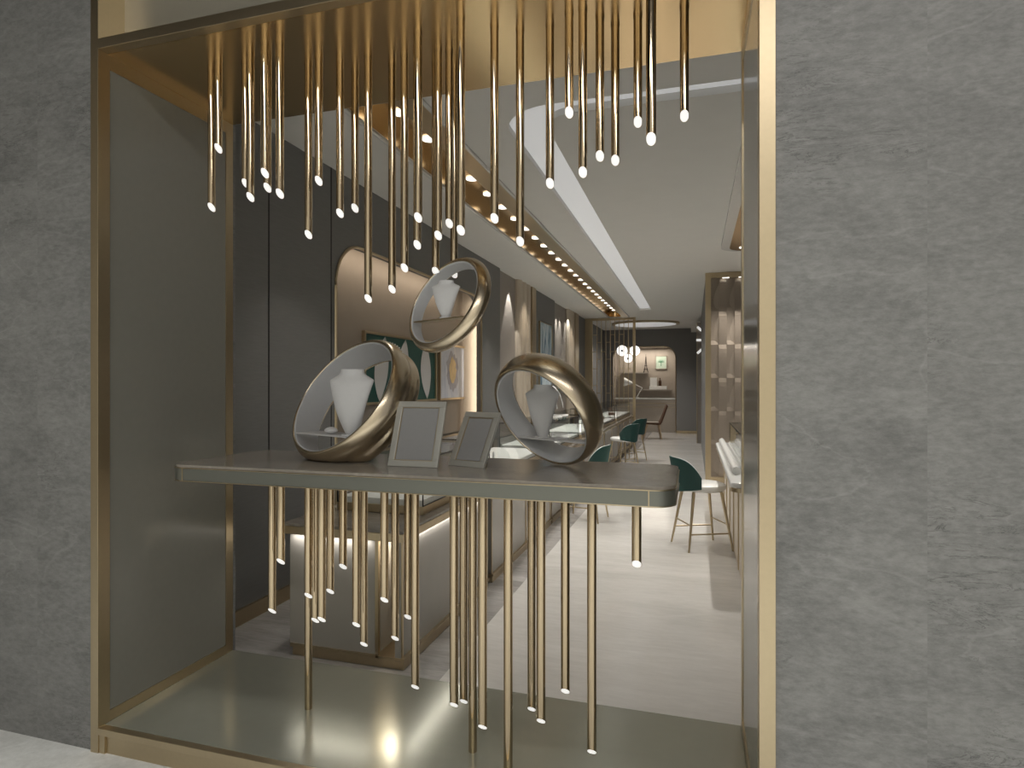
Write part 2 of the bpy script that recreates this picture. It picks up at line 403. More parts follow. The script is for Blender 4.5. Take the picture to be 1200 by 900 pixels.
column(665.3, 672.8, 'tall pale fluted column on the left wall beside the lattice screen')
tag(bay(673, 677, M['brass'], 'brass_wall_fin', .03), 'tall brass fin on the left wall nearest the lattice screen', 'wall trim')
struct(box('wall_left_panel', XW - .34, XW, YL(677.2), 21.2, 0, CZ, M['wallcloth']))
# back wall with arched niche
xa = onY(718, 450, YB).x; xb = onY(792, 450, YB).x; zt2 = 2.745
loop = [(-3.3, 0), (-3.3, CZ), (3.0, CZ), (3.0, 0), (xb, 0), (xb, zt2 - r)]
loop += [(xb - r + r * math.cos(a), zt2 - r + r * math.sin(a)) for a in [PI / 2 * i / 10 for i in range(1, 11)]]
loop += [(xa + r + r * math.cos(a), zt2 - r + r * math.sin(a)) for a in [PI / 2 + PI / 2 * i / 10 for i in range(0, 11)]]
loop += [(xa, 0)]
bm = bmesh.new(); edges = []
vs = [bm.verts.new((a, YB, b)) for a, b in loop]
for i in range(len(vs)): edges.append(bm.edges.new((vs[i], vs[(i + 1) % len(vs)])))
bmesh.ops.triangle_fill(bm, edges=edges, use_beauty=True)
ex = bmesh.ops.extrude_face_region(bm, geom=bm.faces[:])
for v in ex['geom']:
    if isinstance(v, bmesh.types.BMVert): v.co.y += .25
struct(finish('wall_back', bm, M['wallcloth']))
struct(box('wall_back_niche', -3.3, 3.0, 21.0, 21.1, 0, CZ, M['beige']))
for x in (xa - .02, xb + .02):
    struct(box('wall_back_return', x - .02, x + .02, YB + .25, 21.0, 0, CZ, M['beige']))
struct(box('ceiling_niche', xa, xb, YB + .25, 21.0, zt2, zt2 + .04, M['beige']))
bm = bmesh.new(); add_path(bm, [(a, YB - .003, max(b, .02)) for a, b in loop[4:]], .016, 6)
struct(finish('trim_3', bm, M['brass'], smooth=True))
struct(box('baseboard_back', xb + .02, .17, YB - .02, YB, 0, .08, M['brass']))
# right wall and projecting block
struct(box('wall_right', 2.6, 2.72, YR + .06, 21.2, 0, CZ, M['wallcloth']))
struct(box('wall_right_block', .185, 2.6, 10.25, YB, 0, CZ, M['wallcloth']))
struct(box('ceiling_soffit', -.08, .185, 17.8, YB, 3.17, CZ, M['ceil']))
struct(box('wall_right_pier', .09, .184, 16.8, YB, 0, 3.16, M['taupe']))
struct(box('trim_4', .075, .09, 16.78, 16.9, 0, 3.16, M['brass']))

# ================================================================ DISPLAY WINDOW BOX
dw = empty('display_window_box', (-1.1, YF, 0), 'large brass framed display window recess set in the grey stone storefront', 'display window')
box('platform', XL, XR, YF + .03, YR, .02, ZP, M['platform'], dw, .003)
box('platform_rail', XL, XR, YF - .002, YF + .03, .078, ZP + .001, M['brass'], dw, .002)
box('platform_kick', XL + .035, XR, YF + .012, YF + .03, 0, .078, M['brass'], dw)
box('foot', XL, XL + .035, YF + .004, YF + .03, 0, .078, M['brass'], dw)
box('front_post', XL - .037, XL + .004, YF, YF + .055, 0, 4.9, M['brass'], dw, .001)
box('front_post', XR - .004, XR + .042, YF, YF + .055, 0, 4.9, M['brass'], dw, .001)
box('head_beam', XL, XR, YF, YF + .045, ZS, ZS + .043, M['brass'], dw, .002)
box('soffit_panel', XL - .03, XR + .03, YF + .045, YR, ZS, ZS + .02, M['soffit'], dw)
box('transom_panel', XL, XR, YF + .13, YF + .15, ZS + .03, 4.9, M['transom'], dw)
box('transom_return', XL - .01, XL, YF + .04, YF + .14, ZS + .02, 4.9, M['brass'], dw)
for sx, x0, x1, q in ((-1, XL - .035, XL - .004, XL), (1, XR + .004, XR + .035, XR)):
    box('side_panel', x0, x1, YF + .045, YR, 0, ZS, M['panel'], dw)
    e = .004 * sx
    box('side_frame', min(q, q + e), max(q, q + e), YR - .05, YR, ZP, ZS, M['brass'], dw)
    box('side_frame', min(q, q + e), max(q, q + e), YF + .055, YR - .05, ZS - .06, ZS, M['brass'], dw)
    box('side_frame', min(q, q + e), max(q, q + e), YF + .055, YR - .05, ZP, ZP + .045, M['brass'], dw)

# ================================================================ TUBES
RT = .0166
def tube_meshes(ztop, zc, lead=1.):
    """tube cut at 45 degrees at the bottom, higher at the front; local origin on the tube axis at z=0"""
    seg = 28
    bm = bmesh.new(); A = []; B = []
    for i in range(seg):
        a = 2 * PI * i / seg; x = RT * math.cos(a); y = RT * math.sin(a)
        A.append(bm.verts.new((x, y, zc - y * lead))); B.append(bm.verts.new((x, y, ztop)))
    for i in range(seg): bm.faces.new((A[i], A[(i + 1) % seg], B[(i + 1) % seg], B[i]))
    bm.faces.new(B)
    lb = bmesh.new(); L = []; U = []
    for i in range(seg):
        a = 2 * PI * i / seg; x = RT * .93 * math.cos(a); y = RT * .93 * math.sin(a)
        L.append(lb.verts.new((x, y - .0007, zc - y * lead - .0007))); U.append(lb.verts.new((x, y, zc - y * lead + .006)))
    for i in range(seg): lb.faces.new((L[i], L[(i + 1) % seg], U[(i + 1) % seg], U[i]))
    lb.faces.new(L[::-1]); lb.faces.new(U)
    return bm, lb
def put_local(name, bm, m, parent, smooth=True):
    o = finish(name, bm, m, None, smooth=smooth)
    o.parent = parent
    return o
#          x     joint  tip(x,y)
UP = [(248, 82.7, 243), (256, 71.3, 174), (288, 74, 215), (293.5, 63.3, 231), (310.5, 51, 203), (313.5, 66, 220),
      (328, 51, 227), (361.5, 76, 275), (373.5, 67, 212), (398.5, 72, 250), (416, 84, 244), (431.5, 65.5, 350), (459.5, 76, 339),
      (474, 65.5, 314), (490, 38, 255), (489, 62, 287), (513.5, 58, 276), (510.5, 76, 318), (526.5, 60, 262), (532, 80, 321),
      (540, 20.7, 270), (579.5, 31, 256), (609.5, 35, 283), (644.5, 29, 215), (667, 14.7, 132), (683, 10.7, 202), (703, 19, 183),
      (721, 28, 188), (747.5, 18, 143), (763, -49, 163), (802, 8, 136)]
UP.sort()
for i, (px, jy, ty) in enumerate(UP):
    Z = F * (ZS - H) / (450 - jy)
    p = cw(px, 450, Z); zt_ = H + (450 - ty) / F * Z
    size = 'short' if ty < 190 else 'long' if ty > 268 else 'mid length'
    place = ORD[i + 1] + ' from the left' if i else 'leftmost'
    if i == len(UP) - 1: place = 'rightmost'
    o = empty('tube_pendant_light', (p.x, p.y, zt_), f'{size} brass tube pendant light hanging over the display table, {place}', 'pendant light', 'brass tube pendants over the display table')
    tb, lb = tube_meshes(ZS - zt_, 0)
    put_local('tube', tb, M['tube'], o); put_local('lamp_lens', lb, M['lens'], o)
    cb = bmesh.new(); add_cyl(cb, (0, 0, ZS - zt_ - .012), (0, 0, ZS - zt_), RT + .0012, None, 28)
    put_local('ceiling_collar', cb, M['tube'], o)

# ================================================================ TABLE
TX0, TX1, TY0, TY1 = -2.18, -.055, 2.10, 2.72
TZ, TB = 1.205, 1.135
tb_ = empty('display_table', (-1.12, 2.4, ZP), 'long grey green display table carried on brass tubes inside the window recess', 'table')
def trr(e): return rrect(TX0 + e, TX1 - e, TY0 + e, TY1 - e, .085 - e, 10)
prism('apron', trr(.004), TB, TZ - .012, M['fascia'], tb_, smooth=True)
prism('tabletop', trr(.006), TZ - .012, TZ, M['tabletop'], tb_)
bm = bmesh.new()
add_path(bm, [(a, b, TZ - .013) for a, b in trr(.003)], .0022, 6, True)
finish('top_trim', bm, M['brass'], tb_, smooth=True)
bm = bmesh.new(); add_path(bm, [(a, b, TB + .002) for a, b in trr(.0035)], .0022, 6, True)
finish('bottom_trim', bm, M['brass'], tb_, smooth=True)
for a0 in (TX0 + .09, TX1 - .09):
    box('apron_joint', a0 - .002, a0 + .002, TY0 + .002, TY0 + .006, TB, TZ - .014, M['brass'], tb_)
for px, py, Z in ((361.5, 830, None), (554, 880, None), (595.5, 913, None)):
    p = onZ(px, py, ZP)
    cyl('leg', (p.x, p.y, ZP), (p.x, p.y, TB), RT, RT, M['tube'], tb_, 28)
LOW = [(319, 716, 2.62), (329, 658, 2.52), (361.5, 698, 2.55), (369.5, 727, 2.62), (377, 726, 2.50), (387, 693, 2.62), (402, 664, 2.62),
       (417.5, 732, 2.55), (426.5, 755, 2.66), (450.5, 703, 2.50), (463, 748, 2.62), (478, 723, 2.66), (486.5, 805, 2.50),
       (532, 826, 2.36), (543.5, 822, 2.50), (565.5, 852, 2.24), (623, 831, 2.42), (634, 845, 2.24), (662.5, 810, 2.26),
       (693.5, 881, 2.17), (746, 661, 2.10)]
for px, ty, Z in LOW:
    p = cw(px, ty, Z)
    tbm, lb = tube_meshes(TB - p.z, 0)
    t = finish('hanging_tube', tbm, M['tube'], None, smooth=True); t.location = p - Vector(tb_.location) if False else (0, 0, 0)
    t.parent = tb_; t.matrix_basis = parent_inv(tb_) @ Matrix.Translation(p)
    l_ = put_local('lamp_lens', lb, M['lens'], t)
    l_['label'] = 'white slanted lens'

# ================================================================ RING DISPLAYS
def sring(name, px, py, Z, R, a, w, bulge, label, two=False, grow=0., gdir=0.):
    C0 = cw(px, py, Z); ratio, dx, dy = a
    vw = (C0 - Vector((0, 0, H))).normalized(); rx = vw.cross(Vector((0, 0, 1))).normalized(); uy = rx.cross(vw)
    sa = math.sqrt(1 - ratio * ratio); a = (rx * dx * sa + uy * dy * sa + vw * ratio).normalized()
    up = Vector((0, 0, 1)); v = (up - a * a.z).normalized(); h = a.cross(v).normalized()
    root = empty(name, C0, label, 'jewellery display ring')
    def P(t, r_, ph, zmin=1.2062):
        q = C0 + a * t + (h * math.cos(ph) + v * math.sin(ph)) * r_
        q.z = max(q.z, zmin); return q
    seg = 72
    if two:
        prof = [(0, 0), (-.004, .006), (.0, .016), (.18 * w, bulge * .85), (.40 * w, bulge), (.58 * w, bulge * .72), (.66 * w, bulge * .66), (.76 * w, bulge * .95),
                (.92 * w, bulge * .95), (1.05 * w, bulge * .5), (1.06 * w, .01), (1.02 * w, 0)]
    else:
        prof = [(0, 0), (-.003, .005), (.0, .013), (.15 * w, bulge * .75), (.45 * w, bulge), (.75 * w, bulge * .85), (.98 * w, bulge * .4), (1.03 * w, .006), (1.0 * w, 0)]
    bm = bmesh.new(); rings = []
    for i in range(seg):
        ph = 2 * PI * i / seg
        k = 1 + grow * (.5 + .5 * math.cos(ph - gdir))
        rings.append([bm.verts.new(P(t * (1 + (k - 1) * .5), R + r_ * k, ph)) for t, r_ in prof])
    for i in range(seg):
        A, B = rings[i], rings[(i + 1) % seg]
        for j in range(len(prof)): bm.faces.new((A[j], A[(j + 1) % len(prof)], B[(j + 1) % len(prof)], B[j]))
    b_ = finish('ring_body', bm, M['ring'], root, smooth=True, angle=60)
    md = b_.modifiers.new('subsurf', 'SUBSURF'); md.levels = 1; md.render_levels = 2
    bm = bmesh.new(); rings = []
    for i in range(seg):
        ph = 2 * PI * i / seg
        rings.append([bm.verts.new(P(t, r_, ph, 1.2072 if r_ > R else 1.2105)) for t, r_ in ((.001, R + .001), (.004, R - .004), (w - .004, R - .005), (w - .001, R + .001))])
    for i in range(seg):
        A, B = rings[i], rings[(i + 1) % seg]
        for j in range(4): bm.faces.new((A[j], A[(j + 1) % 4], B[(j + 1) % 4], B[j]))
    finish('lining', bm, M['lining'], root, smooth=True)
    return root, C0, a, v, h, P
def shelf(root, C0, a, v, h, R, w, z, m):
    q = (z - C0.z) / v.z; L = math.sqrt(max(.0004, R * R - q * q)) - .006
    c = C0 + a * (w * .5) + v * q; hh = Vector((h.x, h.y, 0)).normalized(); dd = Vector((-hh.y, hh.x, 0))
    mtx = Matrix(((hh.x, dd.x, 0, c.x), (hh.y, dd.y, 0, c.y), (0, 0, 1, z), (0, 0, 0, 1)))
    return box('shelf', -L, L, -w * .42, w * .42, -.006, 0, m, root, .001, mtx)
def bust(p, hgt, wid, yaw, label):
    root = empty('necklace_bust', p, label, 'necklace bust', 'white necklace busts standing in the brass rings')
    prof = [(0, .26, .22), (.04, .30, .22), (.12, .39, .24), (.25, .52, .27), (.42, .67, .29), (.60, .81, .30), (.75, .93, .30), (.825, 1.0, .31), (.84, .985, .30),
            (.865, .88, .30), (.895, .72, .31), (.925, .58, .32), (.955, .52, .33), (.985, .52, .34), (1.0, .53, .34)]
    bm = bmesh.new(); seg = 28; rings = []
    for t, sx, sy in prof:
        ring = []
        for i in range(seg):
            an = 2 * PI * i / seg
            x = math.cos(an) * sx * wid / 2; y = math.sin(an) * sy * wid / 2 + (.12 * wid * math.sin(PI * min(1, t * 1.1)) * -1)
            ring.append(bm.verts.new((x, y, t * hgt)))
        rings.append(ring)
    for A, B in zip(rings, rings[1:]):
        for i in range(seg): bm.faces.new((A[i], A[(i + 1) % seg], B[(i + 1) % seg], B[i]))
    bm.faces.new(rings[0][::-1]); bm.faces.new(rings[-1])
    o = finish('torso', bm, M['white'], None, smooth=True, angle=62); o.parent = root
    fb = bmesh.new(); add_cyl(fb, (0, -.02 * wid, 0), (0, -.02 * wid, .006), wid * .22, None, 24)
    f_ = finish('foot', fb, M['white'], None, smooth=True); f_.parent = root
    root.matrix_basis = Matrix.Translation(p) @ Matrix.Rotation(yaw, 4, 'Z')
    return root

RA = .297
ra = sring('ring_display', 400.5, 462, 2.84, RA, (.49, .785, -.62), .150, .036, 'largest brass ring display, leaning on the left of the table', True, .2, .6)
shelf(ra[0], *ra[1:5], RA - .006, .155, 1.324, M['white'])
for k in range(26):
    ph = math.radians(52 + (k % 13) * 4.2); t = .05 + .035 * (k // 13)
    c = ra[5](t, RA + (.0405, .0305)[k // 13], ph)
    bm = bmesh.new(); bmesh.ops.create_icosphere(bm, subdivisions=1, radius=.0042, matrix=Matrix.Translation(c)); finish('gem', bm, M['gem'], ra[0])
RC = .2265
rc = sring('ring_display', 632, 490, 2.52, RC, (.58, .728, .686), .107, .028, 'brass ring display standing alone at the right end of the table', False, .3, 1.2)
shelf(rc[0], *rc[1:5], RC - .006, .107, 1.319, M['white'])
RB = .193
rb = sring('ring_display', 519, 353, 2.58, RB, (.53, .828, -.56), .060, .030, 'small brass ring display balanced on top of the largest ring', False, .3, .5)
shelf(rb[0], *rb[1:5], RB - .006, .065, 1.823, M['brass'])
def over(ra, px, z, w):       # point on a ring's shelf, under a given pixel column
    C0, a, v, h = ra[1:5]
    q = (z - C0.z) / v.z
    c = C0 + a * (w * .5) + v * q; hh = Vector((h.x, h.y, 0)).normalized()
    best = None
    for i in range(-200, 201):
        p = c + hh * (i * .0015); d = Vector((p.x, p.y, 0))
        Zc = -p.x * SN + p.y * CS; xx = 600 + F * (p.x * CS + p.y * SN) / Zc
        if best is None or abs(xx - px) < best[0]: best = (abs(xx - px), p)
    return Vector((best[1].x, best[1].y, z))
bust(over(ra, 413, 1.324, .155), .29, .205, .15, 'white necklace bust inside the largest leaning brass ring')
bust(over(rc, 636, 1.319, .107), .228, .152, .0, 'white necklace bust inside the brass ring at the right end')
bust(over(rb, 523, 1.823, .065), .158, .125, .1, 'white necklace bust inside the small upper brass ring')
pc = over(ra, 391, 1.324, .155) + Vector((0, -.02, 0))
bm = bmesh.new(); bmesh.ops.create_uvsphere(bm, u_segments=20, v_segments=12, radius=1)
for v_ in bm.verts:
    s = 1 - .35 * abs(v_.co.x) ** 3
    v_.co = Vector((pc.x + v_.co.x * .034, pc.y + v_.co.y * .024 * s, pc.z + .016 + v_.co.z * .016 * (1 - .3 * v_.co.x ** 2)))
tag(finish('bracelet_cushion', bm, M['white'], smooth=True), 'small white bracelet cushion beside the bust in the largest ring', 'cushion')
pc = over(rc, 658, 1.319, .107)
bm = bmesh.new(); add_box(bm, -.03, .03, -.02, .02, 0, .007, Matrix.Translation(pc) @ Matrix.Rotation(.4, 4, 'Z'))
tag(finish('jewellery_pad', bm, M['white'], bevel=.003), 'thin white jewellery pad beside the bust in the right hand ring', 'jewellery pad')

# ================================================================ PHOTO FRAMES
def photo_frame(p, yaw, w, L, lean, label):
    root = empty('photo_frame', p, label, 'photo frame')
    T = Matrix.Translation(p) @ Matrix.Rotation(yaw, 4, 'Z') @ Matrix.Rotation(-lean, 4, 'X')
    th = .014; b = .026
    def part(nm, parts, m, bev=.0015, parent=root):
        bm = bmesh.new()
        for q in parts: add_box(bm, *q, T)
        return finish(nm, bm, m, parent, bevel=bev)
    part('frame_border', [(-w / 2, w / 2, 0, th, 0, b), (-w / 2, w / 2, 0, th, L - b, L), (-w / 2, -w / 2 + b, 0, th, b, L - b), (w / 2 - b, w / 2, 0, th, b, L - b)], M['frame'])
    i = b
    part('inner_bead', [(-w / 2 + i, w / 2 - i, .002, .006, i, i + .003), (-w / 2 + i, w / 2 - i, .002, .006, L - i - .003, L - i),
                        (-w / 2 + i, -w / 2 + i + .003, .002, .006, i, L - i), (w / 2 - i - .003, w / 2 - i, .002, .006, i, L - i)], M['brass'], 0)
    part('picture_insert', [(-w / 2 + i, w / 2 - i, .006, .012, i, L - i)], M['photo'], 0)
    part('back_board', [(-w / 2 + .004, w / 2 - .004, th - .001, th + .004, .004, L - .004)], M['brass'], 0)
    # easel strut
    top = T @ Vector((0, th + .004, L * .62)); foot = Matrix.Translation(p) @ Matrix.Rotation(yaw, 4, 'Z') @ Vector((0, L * .62 * math.sin(lean) + .075, .002))
    bm = bmesh.new(); add_cyl(bm, top, foot, .006, .006, 8); finish('easel_strut', bm, M['brass'], root)
    return root
photo_frame(Vector((-1.125, 2.325, TZ + .001)), 0, .226, .287, math.radians(20.5), 'upright silver and brass photo frame, the larger one left of centre on the table')
photo_frame(Vector((-.914, 2.393, TZ + .001)), math.radians(-17), .185, .255, math.radians(29), 'smaller photo frame leaning back beside the right hand ring')

# ================================================================ LEFT COUNTERS
XC = -1.505
def counter(y0, y1, label, group, grp_i):
    root = empty('display_counter', (-1.85, (y0 + y1) / 2, 0), label, 'display counter', group)
    x0 = -2.235
    box('plinth', x0 + .03, XC - .0, y0 + .01, y1 - .01, 0, .045, M['brass'], root, .002)
    box('plinth_cap', x0 + .02, XC + .008, y0, y1, .05, .066, M['brass'], root)
    box('body', x0 + .01, -1.667, y0 + .012, y1 - .012, .045, .70, M['counter'], root, .003)
    box('side_panel', XC - .05, XC - .012, y0 + .004, y1 - .012, .045, .70, M['counter'], root, .003)
    box('lit_recess', -1.667, XC - .05, y0 + .22, y1 - .012, .045, .70, M['fluted'], root)
    n = max(1, round((y1 - y0) / 1.0))
    for k in range(n + 1):
        y = y0 + .012 + (y1 - y0 - .024) * k / n
        box('brass_stile', XC - .012, XC - .004, y - .008, y + .008, .066, .69, M['brass'], root)
    box('corner_post', -1.672, -1.652, y0 - .0, y0 + .02, .045, .70, M['brass'], root)
    box('worktop', x0 - .015, XC + .015, y0 - .03, y1, .70, .745, M['brass'], root, .003)
    box('stone_top', x0 - .012, XC + .012, y0 - .027, y1 - .003, .745, .76, M['tabletop'], root)
    return root
def showcase(y0, y1, label, x0=-2.15, x1=-1.56, zb=.76, zt_=1.10):
    root = empty('glass_showcase', ((x0 + x1) / 2, (y0 + y1) / 2, zb), label, 'glass showcase', 'glass showcases on the left counters')
    box('case_base', x0, x1, y0, y1, zb, zb + .05, M['brass'], root, .003)
    box('display_bed', x0 + .015, x1 - .015, y0 + .015, y1 - .015, zb + .05, zb + .085, M['case_pad'], root)
    bm = bmesh.new()
    for X in (x0, x1 - .004): add_box(bm, X, X + .004, y0, y1, zb + .05, zt_)
    for Y in (y0, y1 - .004): add_box(bm, x0 + .004, x1 - .004, Y, Y + .004, zb + .05, zt_)
    finish('glass_sides', bm, M['glass'], root)
    box('glass_lid', x0, x1, y0, y1, zt_, zt_ + .006, M['glass'], root)
    bm = bmesh.new(); t = .006
    for X in (x0, x1 - t):
        for Y in (y0, y1 - t): add_box(bm, X, X + t, Y, Y + t, zb + .05, zt_)
        add_box(bm, X, X + t, y0, y1, zt_ - t, zt_); add_box(bm, X, X + t, y0, y1, zb + .05, zb + .056)
    for Y in (y0, y1 - t): add_box(bm, x0, x1, Y, Y + t, zt_ - t, zt_)
    finish('case_frame', bm, M['black'], root)
    return root
units = [(3.0, 4.44), (4.53, 6.60), (6.64, 8.70), (8.74, 10.80), (10.84, 12.90), (12.94, 15.9)]
for i, (a, b) in enumerate(units):
    nm = ['nearest display counter with brass edged top, behind the tubes of the table', 'second display counter along the left wall from the window',
          'third display counter along the left wall from the window', 'fourth display counter along the left wall from the window',
          'fifth display counter along the left wall from the window', 'last display counter along the left wall before the lattice screen'][i]
    counter(a, b, nm, 'display counters along the left side of the shop', i)
    w = ['nearest', 'second', 'third', 'fourth', 'fifth', 'farthest'][i]
    showcase(a + .38 if i == 0 else a + .1, b - .1, f'{w} black edged glass showcase on the left hand counters')
# dark block standing in for the shade in the gap between two units
tag(box('counter_gap_shade', -2.1, XC - .06, 4.455, 4.52, 0, .70, M['dark']), 'dark narrow block standing in for the shaded gap between the first two left counters', 'gap shade')
# small things in the showcases
def cone(p, h, label, cat='ring cone', name='ring_cone', grp='ring cones in the showcases'):
    o = lathe(name, [(.022, 0), (.022, .006), (.012, .010), (.010, h * .8), (.003, h)], p, M['white'], seg=16)
    return tag(o, label, cat, grp)
# necklace stands on the second / third showcase
def necklace_stand(p, s, yaw, label):
    root = empty('necklace_stand', p, label, 'necklace stand', 'white necklace stands on the showcases')
    bm = bmesh.new(); N = 14; th = .012
    L = []
    for i in range(N + 1):
        t = i / N; a = t * 1.35
        x = .02 + .20 * s * math.sin(a) * .9; z = s * .36 * math.cos(a * .98) + .012
        wdt = s * (.05 + .09 * math.sin(PI * min(1, t * .9 + .1)))
        L.append([bm.verts.new((x + d, y, z)) for d, y in ((0, -wdt), (0, wdt), (th, wdt), (th, -wdt))])
    for A, B in zip(L, L[1:]):
        for k in range(4): bm.faces.new((A[k], A[(k + 1) % 4], B[(k + 1) % 4], B[k]))
    bm.faces.new(L[0][::-1]); bm.faces.new(L[-1])
    o = finish('neck_form', bm, M['white'], None, smooth=True, angle=50); o.parent = root
    bm = bmesh.new(); add_box(bm, -.02, .26 * s, -.12 * s, .12 * s, 0, .014)
    o = finish('stand_base', bm, M['white_gloss'], None, bevel=.003); o.parent = root
    root.matrix_basis = Matrix.Translation(p) @ Matrix.Rotation(yaw, 4, 'Z')
necklace_stand(Vector((-1.98, 8.0, 1.107)), 1.15, .2, 'white necklace stand on the glass showcase, nearer one seen through the right ring')
necklace_stand(Vector((-1.98, 8.40, 1.107)), 1.15, .2, 'white necklace stand on the glass showcase, farther one seen through the right ring')
for i, (y, lab) in enumerate(((5.3, 'small white ring cone in the second left showcase'), (7.4, 'small white ring cone in the third left showcase, nearer end'), (7.75, 'small white ring cone in the third left showcase, farther end'), (9.5, 'small white ring cone in the fourth left showcase'))):
    cone((-1.75, y, .845), .09, lab)
for y, lab in ((12.2, 'small dark trinket box inside the fifth left showcase'), (13.9, 'small dark trinket box inside the farthest left showcase')):
    tag(box('trinket_box', -1.85, -1.72, y, y + .16, .845, .90, M['walnut'], bevel=.004), lab, 'trinket box', 'dark trinket boxes in the showcases')

# ================================================================ RIGHT COUNTER
rcn = empty('display_counter', (.6, 6.1, 0), 'pale display counter along the right side behind the stool', 'display counter')
y0, y1 = 4.63, 7.75
box('plinth', .36, 1.0, y0 + .02, y1, 0, .05, M['brass'], rcn)
box('body', .35, 1.0, y0 + .01, y1, .05, .78, M['fluted'], rcn, .003)
for k in range(6):
    y = y0 + .02 + (y1 - y0 - .04) * k / 5
    box('brass_stile', .340, .35, y - .01, y + .01, .05, .78, M['brass'], rcn)
prism('worktop_edge', rrect(.255, 1.02, y0 - .02, y1, .06), .78, .81, M['brass'], rcn)
prism('worktop', rrect(.25, 1.025, y0 - .025, y1 + .005, .06), .81, .85, M['white_gloss'], rcn, bevel=.012)
rs = empty('glass_showcase', (.68, 6.2, .85), 'black edged glass showcase on the right hand counter', 'glass showcase')
x0_, x1_ = .40, .95; ya_, yb_ = 4.9, 7.6
box('case_base', x0_, x1_, ya_, yb_, .85, .885, M['white_gloss'], rs, .004)
bm = bmesh.new()
for X in (x0_, x1_ - .004): add_box(bm, X, X + .004, ya_, yb_, .885, 1.10)
for Y in (ya_, yb_ - .004): add_box(bm, x0_ + .004, x1_ - .004, Y, Y + .004, .885, 1.10)
finish('glass_sides', bm, M['glass'], rs)
box('glass_lid', x0_, x1_, ya_, yb_, 1.10, 1.106, M['glass'], rs)
bm = bmesh.new(); t = .008
for X in (x0_, x1_ - t):
    for Y in (ya_, yb_ - t): add_box(bm, X, X + t, Y, Y + t, .885, 1.10)
    add_box(bm, X, X + t, ya_, yb_, 1.10 - t, 1.10)
for Y in (ya_, yb_ - t): add_box(bm, x0_, x1_, Y, Y + t, 1.10 - t, 1.10)
finish('case_frame', bm, M['black'], rs)
bm = bmesh.new(); add_cyl(bm, (.315, 5.0, .882), (.315, 7.6, .882), .032, None, 20)  # white roll shaped after the glass reflection on the counter
tag(finish('reflection_roll', bm, M['white_gloss'], smooth=True), 'long white roll imitating a glass reflection along the right counter edge', 'pad')

# ================================================================ STOOLS
def stool(p, yaw, label):
    root = empty('bar_stool', p, label, 'stool', 'white and green stools at the counters')
    def loc(nm, bm, m, smooth=True, parent=root, angle=40):
        o = finish(nm, bm, m, None, smooth=smooth, angle=angle); o.parent = parent; return o
    # seat faces +x, back at -x
    bm = bmesh.new()
    prof = [(.10, .535), (.19, .54), (.215, .555), (.222, .58), (.215, .60), (.19, .612), (.10, .616), (.001, .617)]
    rings = [[bm.verts.new((r_ * math.cos(2 * PI * i / 32) * 1.02, r_ * math.sin(2 * PI * i / 32), z)) for i in range(32)] for r_, z in prof]
    for A, B in zip(rings, rings[1:]):
        for i in range(32): bm.faces.new((A[i], A[(i + 1) % 32], B[(i + 1) % 32], B[i]))
    bm.faces.new(rings[0][::-1]); bm.faces.new(rings[-1])
    loc('seat', bm, M['white_gloss'])
    # wrap-around back
    for nm, r0, r1, m in (('backrest_shell', .236, .250, M['green']), ('backrest_padding', .222, .236, M['white_gloss'])):
        bm = bmesh.new(); N = 22; cols = []
        for i in range(N + 1):
            a = PI + (i / N - .5) * 2.3; e = abs(i / N - .5) * 2
            zt_ = .86 - .17 * e ** 3.6; zb = .53 + .05 * e
            out = []
            K = 6
            for k in range(K + 1):
                z = zb + (zt_ - zb) * k / K; fl = .05 * (k / K) ** 1.3
                out.append(((r0 + fl), (r1 + fl), z))
            cols.append([[bm.verts.new((q[0] * math.cos(a), q[0] * math.sin(a), q[2])) for q in out], [bm.verts.new((q[1] * math.cos(a), q[1] * math.sin(a), q[2])) for q in out]])
        for c0, c1 in zip(cols, cols[1:]):
            for k in range(K):
                bm.faces.new((c0[0][k], c1[0][k], c1[0][k + 1], c0[0][k + 1])); bm.faces.new((c0[1][k], c0[1][k + 1], c1[1][k + 1], c1[1][k]))
            bm.faces.new((c0[0][K], c1[0][K], c1[1][K], c0[1][K])); bm.faces.new((c0[0][0], c0[1][0], c1[1][0], c1[0][0]))
        for c in (cols[0], cols[-1]):
            for k in range(K): bm.faces.new((c[0][k], c[0][k + 1], c[1][k + 1], c[1][k]))
        loc(nm, bm, m)
    for sx in (-1, 1):
        for sy in (-1, 1):
            bm = bmesh.new(); add_cyl(bm, (sx * .215, sy * .205, 0), (sx * .135, sy * .13, .54), .009, .016, 12); loc('leg', bm, M['brass'])
    bm = bmesh.new()
    t = .36; X = .215 - .08 * t / 1.; 
    def cor(z): k = z / .54; return .215 - .08 * k, .205 - .075 * k
    for z, prs in ((.16, ((-1, -1, 1, -1), (-1, 1, 1, 1))), (.24, ((-1, -1, -1, 1), (1, -1, 1, 1)))):
        cx, cy = cor(z)
        for a, b, c, d in prs: add_cyl(bm, (a * cx, b * cy, z), (c * cx, d * cy, z), .007, None, 8)
    loc('footrest', bm, M['brass'])
    root.matrix_basis = Matrix.Translation(p) @ Matrix.Rotation(yaw, 4, 'Z')
    return root
def at_floor(px, Z): q = cw(px, 450, Z); return Vector((q.x, q.y, 0))
stool(at_floor(822, 5.85), math.radians(24), 'white seated stool with green back facing the right hand counter')
stool(Vector((-1.2, 7.0, 0)), math.radians(172), 'green backed stool at the left counters, nearest and half hidden behind the table')
stool(Vector((-1.2, 10.95, 0)), math.radians(150), 'green backed stool at the left counters, in the middle')
stool(Vector((-1.2, 12.6, 0)), math.radians(150), 'green backed stool at the left counters, farthest from the window')
